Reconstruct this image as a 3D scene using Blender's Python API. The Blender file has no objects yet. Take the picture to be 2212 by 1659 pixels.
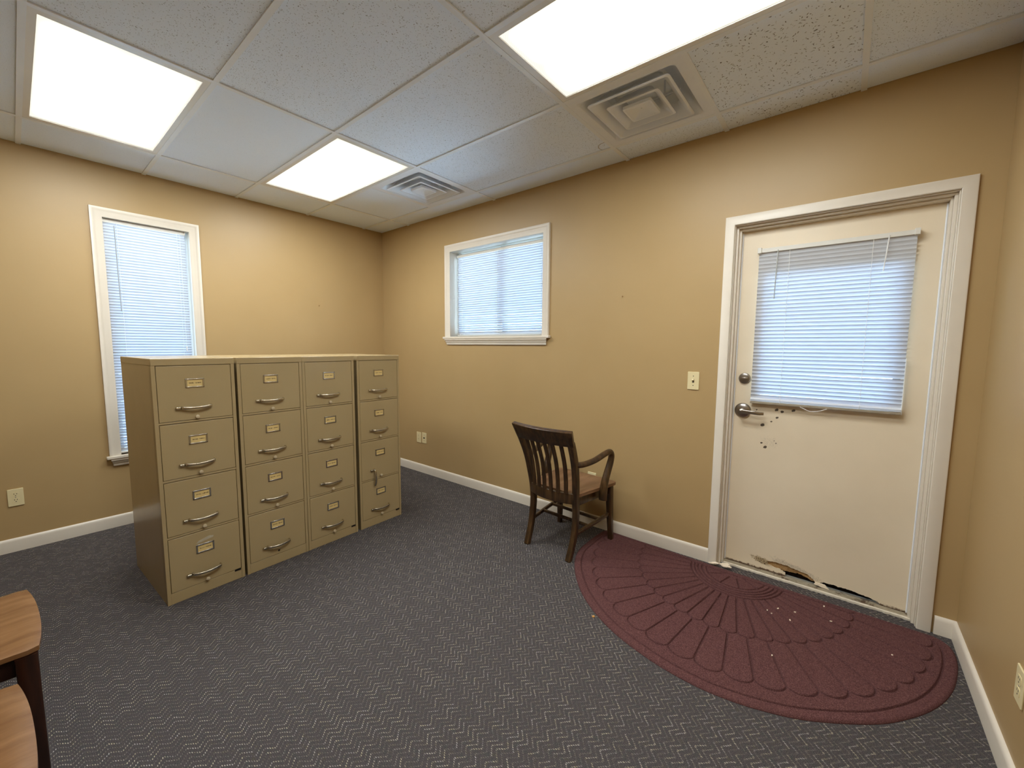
import bpy, bmesh, math, random
from mathutils import Vector, Matrix
from mathutils.geometry import tessellate_polygon
rnd = random.Random(7)
sc = bpy.context.scene
COL = sc.collection
R = math.radians
# ------------------------------------------------------------------ room measures (metres)
# x runs along the door wall from the far corner, y towards the camera is negative, z up
H = 2.648          # ceiling grid height
W = 4.654          # x of right wall
YB = -4.30         # wall behind the camera
GX = [0.495, 1.714, 2.933, 4.152]      # ceiling grid lines across x
GY = [-0.231, -0.840, -1.450, -2.060, -2.669, -3.279, -3.888]

def lin(c):
    return tuple(((x/255)/12.92 if x/255 <= .04045 else ((x/255+.055)/1.055)**2.4) for x in c)

# ------------------------------------------------------------------ node helpers
class NT:
    def __init__(s, name):
        s.m = bpy.data.materials.new(name); s.m.use_nodes = True
        s.t = s.m.node_tree; s.n = s.t.nodes; s.l = s.t.links
        s.b = s.n['Principled BSDF']; s.out = s.n['Material Output']
    def new(s, t, **k):
        n = s.n.new(t)
        for a, v in k.items(): setattr(n, a, v)
        return n
    def put(s, sock, v):
        if isinstance(v, bpy.types.NodeSocket): s.l.new(v, sock)
        elif v is not None: sock.default_value = v
    def math(s, op, a, b=None, c=None, clamp=False):
        n = s.new('ShaderNodeMath', operation=op, use_clamp=clamp)
        s.put(n.inputs[0], a); s.put(n.inputs[1], b); s.put(n.inputs[2], c)
        return n.outputs[0]
    def coord(s, kind='Object'):
        return s.new('ShaderNodeTexCoord').outputs[kind]
    def xyz(s, v):
        n = s.new('ShaderNodeSeparateXYZ'); s.l.new(v, n.inputs[0]); return n.outputs
    def vec(s, x, y, z):
        n = s.new('ShaderNodeCombineXYZ')
        for i, v in enumerate((x, y, z)): s.put(n.inputs[i], v)
        return n.outputs[0]
    def map(s, v, scale=(1,1,1), loc=(0,0,0), rot=(0,0,0)):
        n = s.new('ShaderNodeMapping'); s.l.new(v, n.inputs[0])
        n.inputs['Scale'].default_value = scale; n.inputs['Location'].default_value = loc
        n.inputs['Rotation'].default_value = rot
        return n.outputs[0]
    def noise(s, v, scale, detail=3, rough=.55, out='Fac'):
        n = s.new('ShaderNodeTexNoise'); s.l.new(v, n.inputs['Vector'])
        n.inputs['Scale'].default_value = scale; n.inputs['Detail'].default_value = detail
        n.inputs['Roughness'].default_value = rough
        return n.outputs[out]
    def ramp(s, f, stops):
        n = s.new('ShaderNodeValToRGB'); s.l.new(f, n.inputs[0])
        e = n.color_ramp.elements
        while len(e) < len(stops): e.new(.5)
        for el, (p, c) in zip(e, stops): el.position = p; el.color = (*c, 1)
        return n.outputs[0]
    def step(s, f, a, b):
        n = s.new('ShaderNodeMapRange', interpolation_type='SMOOTHSTEP')
        s.put(n.inputs['Value'], f); s.put(n.inputs['From Min'], a); s.put(n.inputs['From Max'], b)
        return n.outputs[0]
    def mix(s, f, a, b, blend='MIX'):
        n = s.new('ShaderNodeMix', data_type='RGBA', blend_type=blend)
        s.put(n.inputs['Factor'], f)
        s.put(n.inputs['A'] if False else n.inputs[6], a if isinstance(a, bpy.types.NodeSocket) else (*a, 1))
        s.put(n.inputs[7], b if isinstance(b, bpy.types.NodeSocket) else (*b, 1))
        return n.outputs[2]
    def bump(s, h, strength, dist=.002):
        n = s.new('ShaderNodeBump'); s.l.new(h, n.inputs['Height'])
        n.inputs['Strength'].default_value = strength; n.inputs['Distance'].default_value = dist
        s.l.new(n.outputs[0], s.b.inputs['Normal'])
    def base(s, c, rough=.5, metal=0, spec=.5):
        s.put(s.b.inputs['Base Color'], c if isinstance(c, bpy.types.NodeSocket) else (*c, 1))
        s.put(s.b.inputs['Roughness'], rough); s.b.inputs['Metallic'].default_value = metal
        s.b.inputs['Specular IOR Level'].default_value = spec
        return s

def simple(name, rgb, rough=.5, metal=0, spec=.5, vary=.06, scale=6, bump=0, bscale=300):
    t = NT(name); c = lin(rgb); o = t.coord()
    f = t.noise(o, scale, 4)
    a = tuple(x*(1-vary) for x in c); b = tuple(min(1, x*(1+vary)) for x in c)
    t.base(t.ramp(f, [(.3, a), (.7, b)]), rough, metal, spec)
    if bump: t.bump(t.noise(o, bscale, 2), bump, .001)
    return t.m

# ------------------------------------------------------------------ materials
def mat_wall():
    t = NT('tan_wall_paint'); o = t.coord()
    f = t.noise(o, 1.4, 3)
    c = t.ramp(f, [(.3, lin((172,144,99))), (.7, lin((177,149,104)))])
    t.base(c, .42, 0, .35)
    t.bump(t.noise(o, 260, 3), .12, .0008)
    return t.m
def mat_carpet():
    t = NT('carpet_zigzag_weave'); o = t.coord(); x, y, z = t.xyz(o)
    wob = t.math('MULTIPLY', t.math('SUBTRACT', t.noise(o, 16, 3), .5), .016)
    xx = t.math('ADD', x, wob)
    pp = t.math('PINGPONG', y, .0283)
    w = t.math('DIVIDE', t.math('SUBTRACT', xx, pp), .0226)
    fr = t.math('ABSOLUTE', t.math('SUBTRACT', t.math('FRACT', w), .5))
    line = t.step(fr, .17, .07)
    d = t.math('DIVIDE', y, .00566)
    dots = t.step(t.math('ABSOLUTE', t.math('SUBTRACT', t.math('FRACT', d), .5)), .30, .12)
    cell = t.vec(t.math('FLOOR', d), t.math('FLOOR', w), 0)
    wn = t.new('ShaderNodeTexWhiteNoise'); t.l.new(cell, wn.inputs['Vector'])
    seg = t.vec(t.math('FLOOR', t.math('DIVIDE', y, .0283)), t.math('FLOOR', w), 3.3)
    wn2 = t.new('ShaderNodeTexWhiteNoise'); t.l.new(seg, wn2.inputs['Vector'])
    m = t.math('MULTIPLY', line, dots)
    m = t.math('MULTIPLY', m, t.math('MULTIPLY_ADD', wn.outputs[0], .75, .25))
    m = t.math('MULTIPLY', m, t.math('MULTIPLY_ADD', t.step(wn2.outputs[0], .25, .85), .74, .26))
    hue = t.noise(o, 55, 2, out='Fac')
    base = t.ramp(hue, [(.30, lin((52,56,58))), (.45, lin((60,55,58))), (.55, lin((64,55,62))), (.70, lin((66,61,51)))])
    fine = t.noise(o, 420, 2)
    base = t.mix(t.step(fine, .35, .7), base, lin((88,84,81)))
    base = t.mix(t.math('MULTIPLY', t.step(fine, .5, .25), .8), base, lin((34,32,34)))
    dotc = t.ramp(t.noise(o, 38, 1), [(.35, lin((186,180,178))), (.6, lin((196,186,154)))])
    col = t.mix(m, base, dotc)
    t.base(col, .95, 0, .1)
    t.bump(t.math('ADD', fine, t.math('MULTIPLY', m, 1.2)), .5, .003)
    return t.m
def mat_mat():
    t = NT('maroon_ribbed_mat'); o = t.coord()
    f = t.noise(o, 330, 2); g = t.noise(o, 4, 3)
    c = t.ramp(f, [(.28, lin((54,32,34))), (.5, lin((85,54,54))), (.72, lin((118,84,82)))])
    c = t.mix(t.math('MULTIPLY', g, .35), c, lin((100,68,62)))
    t.base(c, .95, 0, .08)
    t.bump(f, .5, .002)
    return t.m
def mat_tile(name, st, thr, dark, sc1, rgb):
    t = NT(name); o = t.coord()
    d = t.new('ShaderNodeTexNoise'); t.l.new(o, d.inputs['Vector']); d.inputs['Scale'].default_value = 30
    va = t.new('ShaderNodeVectorMath', operation='MULTIPLY_ADD')
    t.l.new(d.outputs['Color'], va.inputs[0]); va.inputs[1].default_value = (.03,.03,0); t.l.new(o, va.inputs[2])
    m = None
    for k, ang in enumerate((28, -35, 80)):
        v = t.new('ShaderNodeTexVoronoi', feature='F1')
        t.l.new(t.map(t.map(va.outputs[0], (1,1,1), (k*3.7, k*1.3, 0), (0, 0, R(ang))), (1, st, 1)), v.inputs['Vector'])
        v.inputs['Scale'].default_value = sc1; v.inputs['Randomness'].default_value = 1
        keep = t.step(t.xyz(v.outputs['Color'])[0], .42, .50)
        q = t.math('MULTIPLY', t.step(v.outputs['Distance'], thr, thr*.6), keep)
        m = q if m is None else t.math('MAXIMUM', m, q)
    c = t.mix(t.math('MULTIPLY', m, dark), lin(rgb), lin((92,88,86)))
    t.base(c, .9, 0, .15)
    t.bump(t.math('SUBTRACT', t.noise(o, 240, 2), t.math('MULTIPLY', m, 2)), .25, .002)
    return t.m
def mat_stained_tile():
    m = mat_tile('ceiling_tile_fissured_with_water_ring', 2.2, .20, .80, 75, (229,238,250))
    n = m.node_tree; 
    t = NT.__new__(NT); t.m = m; t.t = n; t.n = n.nodes; t.l = n.links; t.b = n.nodes['Principled BSDF']
    o = t.coord(); x, y, z = t.xyz(o)
    dx = t.math('SUBTRACT', x, 2.905); dy = t.math('SUBTRACT', y, -.268)
    r = t.math('SQRT', t.math('ADD', t.math('MULTIPLY', dx, dx), t.math('MULTIPLY', dy, dy)))
    ring = t.step(t.math('ABSOLUTE', t.math('SUBTRACT', r, .052)), .004, .001)
    old = t.b.inputs['Base Color'].links[0].from_socket
    t.l.new(t.mix(t.math('MULTIPLY', ring, .8), old, lin((150,132,104))), t.b.inputs['Base Color'])
    return m
def mat_cabinet():
    t = NT('tan_enamel_steel'); o = t.coord()
    f = t.noise(o, 2.5, 3)
    t.base(t.ramp(f, [(.3, lin((164,143,104))), (.7, lin((169,148,109)))]), .24, 0, .5)
    t.bump(t.noise(o, 500, 2), .05, .0005)
    return t.m
def mat_wood(name, a, b, c, rough=.32, stretch=(14,14,1.6), sc1=3.0):
    t = NT(name); o = t.coord()
    v = t.map(o, stretch)
    f = t.noise(v, sc1, 5, .6); g = t.noise(o, 7, 2)
    col = t.ramp(f, [(.28, lin(a)), (.5, lin(b)), (.74, lin(c))])
    col = t.mix(t.math('MULTIPLY', t.step(g, .55, .8), .35), col, lin(a))
    t.base(col, rough, 0, .5)
    t.bump(f, .08, .001)
    return t.m
def mat_door():
    t = NT('cream_door_paint_with_rot'); o = t.coord(); x, y, z = t.xyz(o)
    n1 = t.noise(o, 60, 4, .7); n2 = t.noise(o, 190, 4, .75)
    col = t.ramp(t.noise(o, 3, 3), [(.3, lin((220,204,177))), (.7, lin((226,210,183)))])
    # brown water line along the bottom edge
    zz = t.math('ADD', z, t.math('MULTIPLY', t.math('SUBTRACT', n1, .5), .035))
    rust = t.math('MULTIPLY', t.step(zz, .030, .019), .95)
    right = t.step(x, 4.52, 4.2)
    col = t.mix(rust, col, lin((74,44,22)))
    # crazed, flaked paint left of the rotten hole
    def blob(cx, cz, rx, rz, ang=0, nz=.9):
        dx = t.math('SUBTRACT', x, cx); dz = t.math('SUBTRACT', z, cz)
        ca, sa = math.cos(ang), math.sin(ang)
        u = t.math('DIVIDE', t.math('ADD', t.math('MULTIPLY', dx, ca), t.math('MULTIPLY', dz, sa)), rx)
        w = t.math('DIVIDE', t.math('SUBTRACT', t.math('MULTIPLY', dz, ca), t.math('MULTIPLY', dx, sa)), rz)
        r = t.math('SQRT', t.math('ADD', t.math('MULTIPLY', u, u), t.math('MULTIPLY', w, w)))
        return t.math('ADD', r, t.math('MULTIPLY', t.math('SUBTRACT', n1, .5), nz*2))
    lace = t.step(blob(3.850, .073, .062, .020, -.22), 1.15, .55)
    vo = t.new('ShaderNodeTexVoronoi', feature='DISTANCE_TO_EDGE'); t.l.new(t.map(o, (1, 1, 1.5)), vo.inputs['Vector']); vo.inputs['Scale'].default_value = 165
    crack = t.step(vo.outputs['Distance'], .16, .05)
    col = t.mix(t.math('MULTIPLY', lace, .55), col, lin((190,158,98)))
    col = t.mix(t.math('MULTIPLY', lace, crack), col, lin((58,38,16)))
    fr = t.step(blob(4.02, .078, .13, .022, -.25), 1.1, .6)
    col = t.mix(t.math('MULTIPLY', t.math('MULTIPLY', fr, crack), .5), col, lin((76,52,28)))
    # chipped dents below the lever
    for cx, cz, r in [(3.872,1.013,.011),(3.900,1.004,.009),(3.876,.966,.009),(3.953,1.017,.011),(3.806,.915,.012),
                      (3.826,.781,.011),(3.806,.804,.007),(3.870,.826,.004),(3.770,1.003,.005),(3.850,.940,.006),(3.880,.812,.004)]:
        m = t.step(blob(cx, cz, r, r*.8, .5, .95), 1.0, .75)
        col = t.mix(t.math('MULTIPLY', m, .92), col, lin((48,34,24)))
    smear = t.step(blob(3.845, .815, .05, .04, 0, .8), 1.2, .2)
    col = t.mix(t.math('MULTIPLY', t.math('MULTIPLY', smear, t.step(n2, .5, .62)), .35), col, lin((120,104,80)))
    t.base(col, .38, 0, .45)
    return t.m
def mat_rot(name, a, b, c):
    t = NT(name); o = t.coord()
    f = t.noise(t.map(o, (1,1,3)), 70, 5, .7)
    t.base(t.ramp(f, [(.3, lin(a)), (.5, lin(b)), (.7, lin(c))]), .9, 0, .15)
    t.bump(f, .8, .004)
    return t.m
def mat_threshold():
    t = NT('weathered_threshold'); o = t.coord()
    f = t.noise(t.map(o, (6,40,40)), 4, 4, .7); g = t.noise(o, 14, 4, .7)
    c = t.ramp(f, [(.3, lin((120,108,88))), (.5, lin((150,138,116))), (.7, lin((172,160,140)))])
    c = t.mix(t.math('MULTIPLY', t.step(g, .5, .64), .85), c, lin((70,46,28)))
    t.base(c, .8, 0, .2)
    return t.m
def mat_metal(name, rgb, rough, spec=.5):
    t = NT(name); o = t.coord()
    f = t.noise(t.map(o, (20,20,200)), 6, 3)
    c = lin(rgb)
    t.base(t.ramp(f, [(.3, tuple(x*.9 for x in c)), (.7, c)]), rough, 1, spec)
    return t.m
def mat_slat(name, refl, trans, tr):
    t = NT(name); o = t.coord()
    d = t.new('ShaderNodeBsdfDiffuse'); x = t.new('ShaderNodeBsdfTranslucent'); mx = t.new('ShaderNodeMixShader')
    f = t.noise(o, 5, 3)
    a = lin(refl)
    t.l.new(t.ramp(f, [(.3, tuple(v*.96 for v in a)), (.7, a)]), d.inputs[0])
    x.inputs[0].default_value = (*lin(trans), 1)
    mx.inputs[0].default_value = tr
    t.l.new(d.outputs[0], mx.inputs[1]); t.l.new(x.outputs[0], mx.inputs[2])
    g = t.new('ShaderNodeBsdfGlossy'); g.inputs['Roughness'].default_value = .35
    m2 = t.new('ShaderNodeMixShader'); m2.inputs[0].default_value = .05
    t.l.new(mx.outputs[0], m2.inputs[1]); t.l.new(g.outputs[0], m2.inputs[2])
    t.l.new(m2.outputs[0], t.out.inputs[0])
    return t.m
def mat_glass():
    t = NT('window_glass')
    tr = t.new('ShaderNodeBsdfTransparent'); tr.inputs[0].default_value = (.93,.96,.97,1)
    g = t.new('ShaderNodeBsdfGlossy'); g.inputs['Roughness'].default_value = .02
    fr = t.new('ShaderNodeFresnel'); fr.inputs[0].default_value = 1.35
    mx = t.new('ShaderNodeMixShader'); t.l.new(fr.outputs[0], mx.inputs[0])
    t.l.new(tr.outputs[0], mx.inputs[1]); t.l.new(g.outputs[0], mx.inputs[2]); t.l.new(mx.outputs[0], t.out.inputs[0])
    return t.m
LAMP = 29.5
def mat_diffuser():
    # prismatic acrylic lens lit by two tubes behind it; local x is the long side
    t = NT('lit_acrylic_lens'); o = t.coord(); x, y, z = t.xyz(o)
    ax = t.math('ABSOLUTE', x); ay = t.math('ABSOLUTE', y)
    edge = t.math('MULTIPLY', t.step(ax, .563, .45), t.step(ay, .273, .19))
    tube = t.math('MULTIPLY_ADD', t.step(ay, .0, .085), .76, .24)
    m = t.math('MULTIPLY', edge, tube)
    pr = t.math('MULTIPLY', t.math('SINE', t.math('MULTIPLY', x, 520)), t.math('SINE', t.math('MULTIPLY', y, 520)))
    s = t.math('MULTIPLY_ADD', t.math('POWER', m, 2.2), .965, .036)
    s = t.math('MULTIPLY', s, t.math('MULTIPLY_ADD', pr, .10, 1))
    v = t.new('ShaderNodeTexVoronoi', feature='F1'); t.l.new(o, v.inputs['Vector']); v.inputs['Scale'].default_value = 17
    bug = t.math('MULTIPLY', t.step(v.outputs['Distance'], .080, .045), t.step(t.xyz(v.outputs['Color'])[0],   .80, .82))
    s = t.math('MULTIPLY', s, t.math('SUBTRACT', 1, t.math('MULTIPLY', bug, .985)))
    e = t.new('ShaderNodeEmission')
    t.l.new(t.mix(m, (1, .965, .84), (.93, .985, 1)), e.inputs[0])
    t.l.new(t.math('MULTIPLY', s, LAMP), e.inputs[1])
    t.l.new(e.outputs[0], t.out.inputs[0])
    return t.m
def mat_card():
    return simple('manila_label_card', (214,186,122), .7, vary=.05)

M = dict(
    wall=mat_wall(), carpet=mat_carpet(), mat=mat_mat(), cab=mat_cabinet(), door=mat_door(),
    tile=mat_tile('ceiling_tile_fine_fissured', 2.2, .20, .80, 75, (229,238,250)),
    tile_ring=mat_stained_tile(),
    tile_plain=mat_tile('ceiling_tile_smooth', 2.0, .14, .40, 95, (229,238,250)),
    tile_coarse=mat_tile('ceiling_tile_coarse_fissured', 3.0, .22, .90, 36, (229,238,250)),
    grid=simple('white_grid_metal', (228,232,236), .45, spec=.4, vary=.02),
    trim=simple('warm_white_trim_paint', (218,208,192), .35, spec=.45, vary=.02),
    vent=simple('white_vent_enamel', (226,230,236), .35, vary=.02),
    dark=simple('dark_duct_interior', (16,18,24), .8, vary=.1),
    lampframe=simple('white_lamp_frame', (222,220,214), .4, vary=.02),
    lens=mat_diffuser(),
    slat=mat_slat('white_blind_slat', (216,218,222), (176,200,238), .075),
    rail=simple('white_blind_rail', (214,210,200), .4, vary=.03),
    rail_dirty=simple('dingy_blind_rail', (150,138,118), .5, vary=.15, scale=40),
    cord=simple('white_cord', (232,232,230), .7, vary=.02),
    wand=simple('clear_grey_wand', (170,172,170), .2, vary=.02),
    glass=mat_glass(),
    vinyl=simple('white_vinyl_frame', (214,216,216), .35, vary=.02),
    plate=simple('ivory_plate', (222,206,160), .4, vary=.03),
    slot=simple('dark_slot', (60,52,40), .6, vary=.05),
    nickel=mat_metal('satin_nickel', (168,160,152), .28),
    chrome=mat_metal('brushed_chrome', (200,196,188), .22),
    cabmetal=mat_metal('dull_steel_pull', (205,196,176), .27),
    card=mat_card(), ink=simple('brown_ink', (96,72,40), .8, vary=.1),
    knob=simple('beige_thumb_knob', (188,170,138), .45),
    black=simple('black_plate', (20,18,16), .4),
    tape=simple('old_tape_remnant', (176,164,140), .6, vary=.12, scale=60),
    wood=mat_wood('dark_oak_varnish', (34,22,11), (60,41,22), (90,64,36), .28),
    woodtop=mat_wood('brown_oak_seat', (92,64,44), (116,84,58), (138,104,76), .30, (10,1.4,10), 2.5),  # lighter brown than the frame wood
    oak=mat_wood('golden_oak_seat', (98,64,38), (120,84,52), (140,102,66), .24, (10,1.2,10), 2.2),
    oak_shaded=mat_wood('shaded_oak_leg', (24,11,6), (42,20,11), (60,31,17), .28),  # oak with shade put into its colour, for frame and legs
    rotwood=mat_rot('rotten_wood_tan', (112,82,50), (164,128,84), (196,164,118)),
    rotdark=mat_rot('rotten_core_black', (8,6,6), (22,15,12), (46,30,20)),
    chip=simple('bare_paint_chip', (236,220,196), .7, vary=.05),
    thresh=mat_threshold(),
    strip=simple('white_threshold_strip', (216,206,188), .5, vary=.10, scale=60),
    daylight_leak=simple('weatherstrip_daylight_leak', (226,228,232), .25, vary=.02),
    nail=simple('brass_nail', (150,110,60), .4),
    crumb=simple('orange_crumb', (200,150,80), .8),
)

# ------------------------------------------------------------------ mesh builder
class MB:
    def __init__(s): s.v = []; s.f = []; s.mi = []
    def add(s, vs, fs, mi=0):
        b = len(s.v); s.v += [tuple(v) for v in vs]
        s.f += [tuple(i+b for i in f) for f in fs]; s.mi += [mi]*len(fs); return s
    def box(s, x0, x1, y0, y1, z0, z1, mi=0):
        return s.add([(x,y,z) for z in (z0,z1) for y in (y0,y1) for x in (x0,x1)],
                     [(0,2,3,1),(4,5,7,6),(0,1,5,4),(2,6,7,3),(0,4,6,2),(1,3,7,5)], mi)
    def prism(s, pts, fn, d0, d1, mi=0, holes=()):
        """extrude 2-D outline pts (with holes) ; fn(u,v,d)->xyz"""
        loops = [list(pts)] + [list(h) for h in holes]
        flat = [p for l in loops for p in l]
        tri = tessellate_polygon([[Vector((p[0],p[1],0)) for p in l] for l in loops])
        n = len(flat)
        vs = [fn(p[0],p[1],d0) for p in flat] + [fn(p[0],p[1],d1) for p in flat]
        if len(loops) == 1:
            fs = [tuple(range(n)), tuple(range(2*n-1, n-1, -1))]
        else:
            fs = [tuple(t) for t in tri] + [tuple(i+n for i in reversed(t)) for t in tri]
        k = 0
        for l in loops:
            m = len(l)
            for i in range(m):
                a, b = k+i, k+(i+1) % m
                fs.append((a, b, b+n, a+n))
            k += m
        return s.add(vs, fs, mi)
    def sweep(s, path, section, up=(0,0,1), caps=True, mi=0, scale=None, closed=False):
        P = [Vector(p) for p in path]; n = len(P); m = len(section); up = Vector(up); vs = []
        for i, p in enumerate(P):
            if closed: t = P[(i+1) % n]-P[i-1]
            else: t = P[min(i+1,n-1)]-P[max(i-1,0)]
            t.normalize()
            a = t.cross(up)
            if a.length < 1e-4: a = t.cross(Vector((1,0,0)))
            a.normalize(); b = a.cross(t)
            k = scale[i] if scale else 1
            k = k if isinstance(k, tuple) else (k, k)
            vs += [p + a*u*k[0] + b*w*k[1] for u, w in section]
        fs = []
        for i in range(n if closed else n-1):
            j = (i+1) % n
            for q in range(m):
                r = (q+1) % m
                fs.append((i*m+q, i*m+r, j*m+r, j*m+q))
        if caps and not closed: fs += [tuple(range(m-1,-1,-1)), tuple(range((n-1)*m, n*m))]
        return s.add(vs, fs, mi)
    def tube(s, path, r, n=10, up=(0,0,1), mi=0, scale=None, closed=False):
        return s.sweep(path, [(r*math.cos(2*math.pi*i/n), r*math.sin(2*math.pi*i/n)) for i in range(n)], up, True, mi, scale, closed)
    def lathe(s, prof, c, axis, n=28, mi=0):
        """prof: [(r,h)] along axis from c"""
        ax = Vector(axis).normalized(); a = ax.orthogonal().normalized(); b = ax.cross(a); c = Vector(c); vs = []
        for r, h in prof:
            vs += [c + ax*h + (a*math.cos(2*math.pi*i/n)+b*math.sin(2*math.pi*i/n))*max(r,1e-5) for i in range(n)]
        fs = [(k*n+i, k*n+(i+1)%n, (k+1)*n+(i+1)%n, (k+1)*n+i) for k in range(len(prof)-1) for i in range(n)]
        fs += [tuple(range(n-1,-1,-1)), tuple(range((len(prof)-1)*n, len(prof)*n))]
        return s.add(vs, fs, mi)
    def build(s, name, mats, parent=None, bevel=0, smooth=True, seg=2, recalc=True):
        me = bpy.data.meshes.new(name); me.from_pydata(s.v, [], s.f)
        for m in (mats if isinstance(mats, (list, tuple)) else [mats]): me.materials.append(m)
        me.polygons.foreach_set('material_index', s.mi)
        if recalc:
            bm = bmesh.new(); bm.from_mesh(me)
            bmesh.ops.recalc_face_normals(bm, faces=bm.faces)
            if smooth:
                for f in bm.faces: f.smooth = True
                for e in bm.edges:
                    if len(e.link_faces) == 2 and e.calc_face_angle(0) > R(38): e.smooth = False
            bm.to_mesh(me); bm.free()
        o = bpy.data.objects.new(name, me); COL.objects.link(o)
        if parent: o.parent = parent
        if bevel:
            b = o.modifiers.new('edge', 'BEVEL'); b.width = bevel; b.segments = seg; b.limit_method = 'ANGLE'
            b.angle_limit = R(40); b.harden_normals = False
        return o

def thing(name, label, cat, loc=(0,0,0), rotz=0, group=None):
    o = bpy.data.objects.new(name, None); COL.objects.link(o)
    o.empty_display_size = .1
    o.location = loc; o.rotation_euler = (0,0,rotz); o['label'] = label; o['category'] = cat
    if group: o['group'] = group
    return o
def tag(o, label, cat, group=None):
    o['label'] = label; o['category'] = cat
    if group: o['group'] = group
    return o
def struct(o, label=None):
    o['kind'] = 'structure'
    if label: o['label'] = label
    return o
def sroot(name, label=None):
    o = bpy.data.objects.new(name, None); COL.objects.link(o); o.empty_display_size = .1
    return struct(o, label)
def dup(root, loc, rotz=0, label=None):
    r = root.copy(); COL.objects.link(r); r.location = loc; r.rotation_euler = (0,0,rotz)
    if label: r['label'] = label
    for ch in list(root.children):
        c = ch.copy(); COL.objects.link(c); c.parent = r
        for g in list(ch.children):
            d = g.copy(); COL.objects.link(d); d.parent = c
    return r
def lerp(a, b, t): return a+(b-a)*t
def spline(pts, n):
    """Catmull-Rom through pts, n samples per span"""
    P = [Vector(p) for p in pts]; out = []
    for i in range(len(P)-1):
        p0 = P[i-1] if i else P[0]*2-P[1]; p1 = P[i]; p2 = P[i+1]; p3 = P[i+2] if i+2 < len(P) else P[-1]*2-P[-2]
        for k in range(n):
            t = k/n
            out.append(.5*((2*p1)+(p2-p0)*t+(2*p0-5*p1+4*p2-p3)*t*t+(3*p1-p0-3*p2+p3)*t**3))
    out.append(P[-1]); return out
def rrect(w, h, r, n=5):
    """rounded rectangle outline, centred"""
    out = []
    for cx, cy, a in ((w-r,h-r,0),(-w+r,h-r,90),(-w+r,-h+r,180),(w-r,-h+r,270)):
        out += [(cx+r*math.cos(R(a+90*k/n)), cy+r*math.sin(R(a+90*k/n))) for k in range(n+1)]
    return out

# ------------------------------------------------------------------ setting
WIN2 = (1.137, 2.245, 1.468, 2.289)    # opening in the door wall: x0 x1 z0 z1
DOOR = (3.616, 4.520, 0.0, 2.095)
WIN1 = (-2.312, -1.800, 0.544, 2.286)  # opening in the left wall: y0 y1 z0 z1
T = .16
def wall_with_holes(name, u0, u1, holes, fn, d0, d1):
    """boxes around rectangular openings; fn maps (u0,u1,d0,d1,z0,z1) to box args"""
    mb = MB(); us = sorted({u0, u1, *[h[0] for h in holes], *[h[1] for h in holes]})
    for a, b in zip(us, us[1:]):
        hs = [h for h in holes if h[0] <= a and h[1] >= b]
        zs = [0.0]
        for h in hs: zs += [h[2], h[3]]
        zs.append(H+.12)
        for z0, z1 in zip(zs[::2], zs[1::2]):
            if z1-z0 > 1e-4: mb.box(*fn(a, b, d0, d1, z0, z1))
    o = mb.build(name, M['wall'], smooth=False); return struct(o)
bxX = lambda a, b, d0, d1, z0, z1: (a, b, d0, d1, z0, z1)
bxY = lambda a, b, d0, d1, z0, z1: (d0, d1, a, b, z0, z1)
wall_with_holes('wall_back', -T, W+T, [WIN2, DOOR], bxX, 0, T)
wall_with_holes('wall_left', YB, 0, [WIN1], bxY, -T, 0)
wall_with_holes('wall_right', YB, 0, [], bxY, W, W+T)
wall_with_holes('wall_front', -T, W+T, [], bxX, YB-T, YB)
fl = MB().box(-T, W+T, YB-T, 0, -.1, 0).box(DOOR[0], DOOR[1], 0, .045, -.1, 0).build('floor', M['carpet'], smooth=False); struct(fl)

# ceiling: lay-in tiles on a T-bar grid
ceil = MB().box(-T, W+T, YB-T, T, H+.12, H+.16).build('ceiling', M['grid'], smooth=False); struct(ceil)
g = MB(); tw = .012
for y in GY: g.box(0, W, y-tw, y+tw, H, H+.006); g.box(0, W, y-.002, y+.002, H+.006, H+.04)
for x in GX:
    ys = [0]+GY+[YB]
    g.box(x-tw, x+tw, YB, 0, H-.0004, H+.0056); g.box(x-.002, x+.002, YB, 0, H+.006, H+.04)
g.box(3.543-tw, 3.543+tw, GY[1], 0, H-.0004, H+.0056)
gr = g.build('ceiling_grid', M['grid'], ceil, smooth=False)
LIGHTS = [(0, 1, 'far'), (0, 3, 'left'), (2, 1, 'top'), (2, 3, 'rear')]   # (x cell index from GX, y cell index from GY)
xs = [0]+GX+[W]; ys = [0]+GY+[YB]
for i in range(len(xs)-1):
    for j in range(len(ys)-1):
        x0, x1, y1, y0 = xs[i], xs[i+1], ys[j], ys[j+1]
        if (i-1, j-1) in [(a, b) for a, b, c in LIGHTS]: continue
        cells = [(x0, x1)]
        if j == 1 and i == 1: cells = [(x0, 1.104)]           # the rest of this cell is the far vent
        if j == 1 and i == 3: cells = [(3.543, x1)]           # the near vent takes the first half
        if j == 0 and i == 3: cells = [(x0, 3.543), (3.543, x1)]
        for a, b in cells:
            mt = M['tile_plain'] if (i <= 1 and j != 2) or i == 0 or j == 0 else M['tile']
            if j == 1 and i == 3: mt = M['tile_coarse']
            if j == 1 and i == 2: mt = M['tile_ring']
            if j == 0 and i == 3: mt = M['tile_coarse'] if a > 3.4 else M['tile']
            MB().box(a+.003, b-.003, y0+.003, y1-.003, H+.0062, H+.02).build('ceiling_tile', mt, ceil, smooth=False)

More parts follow.
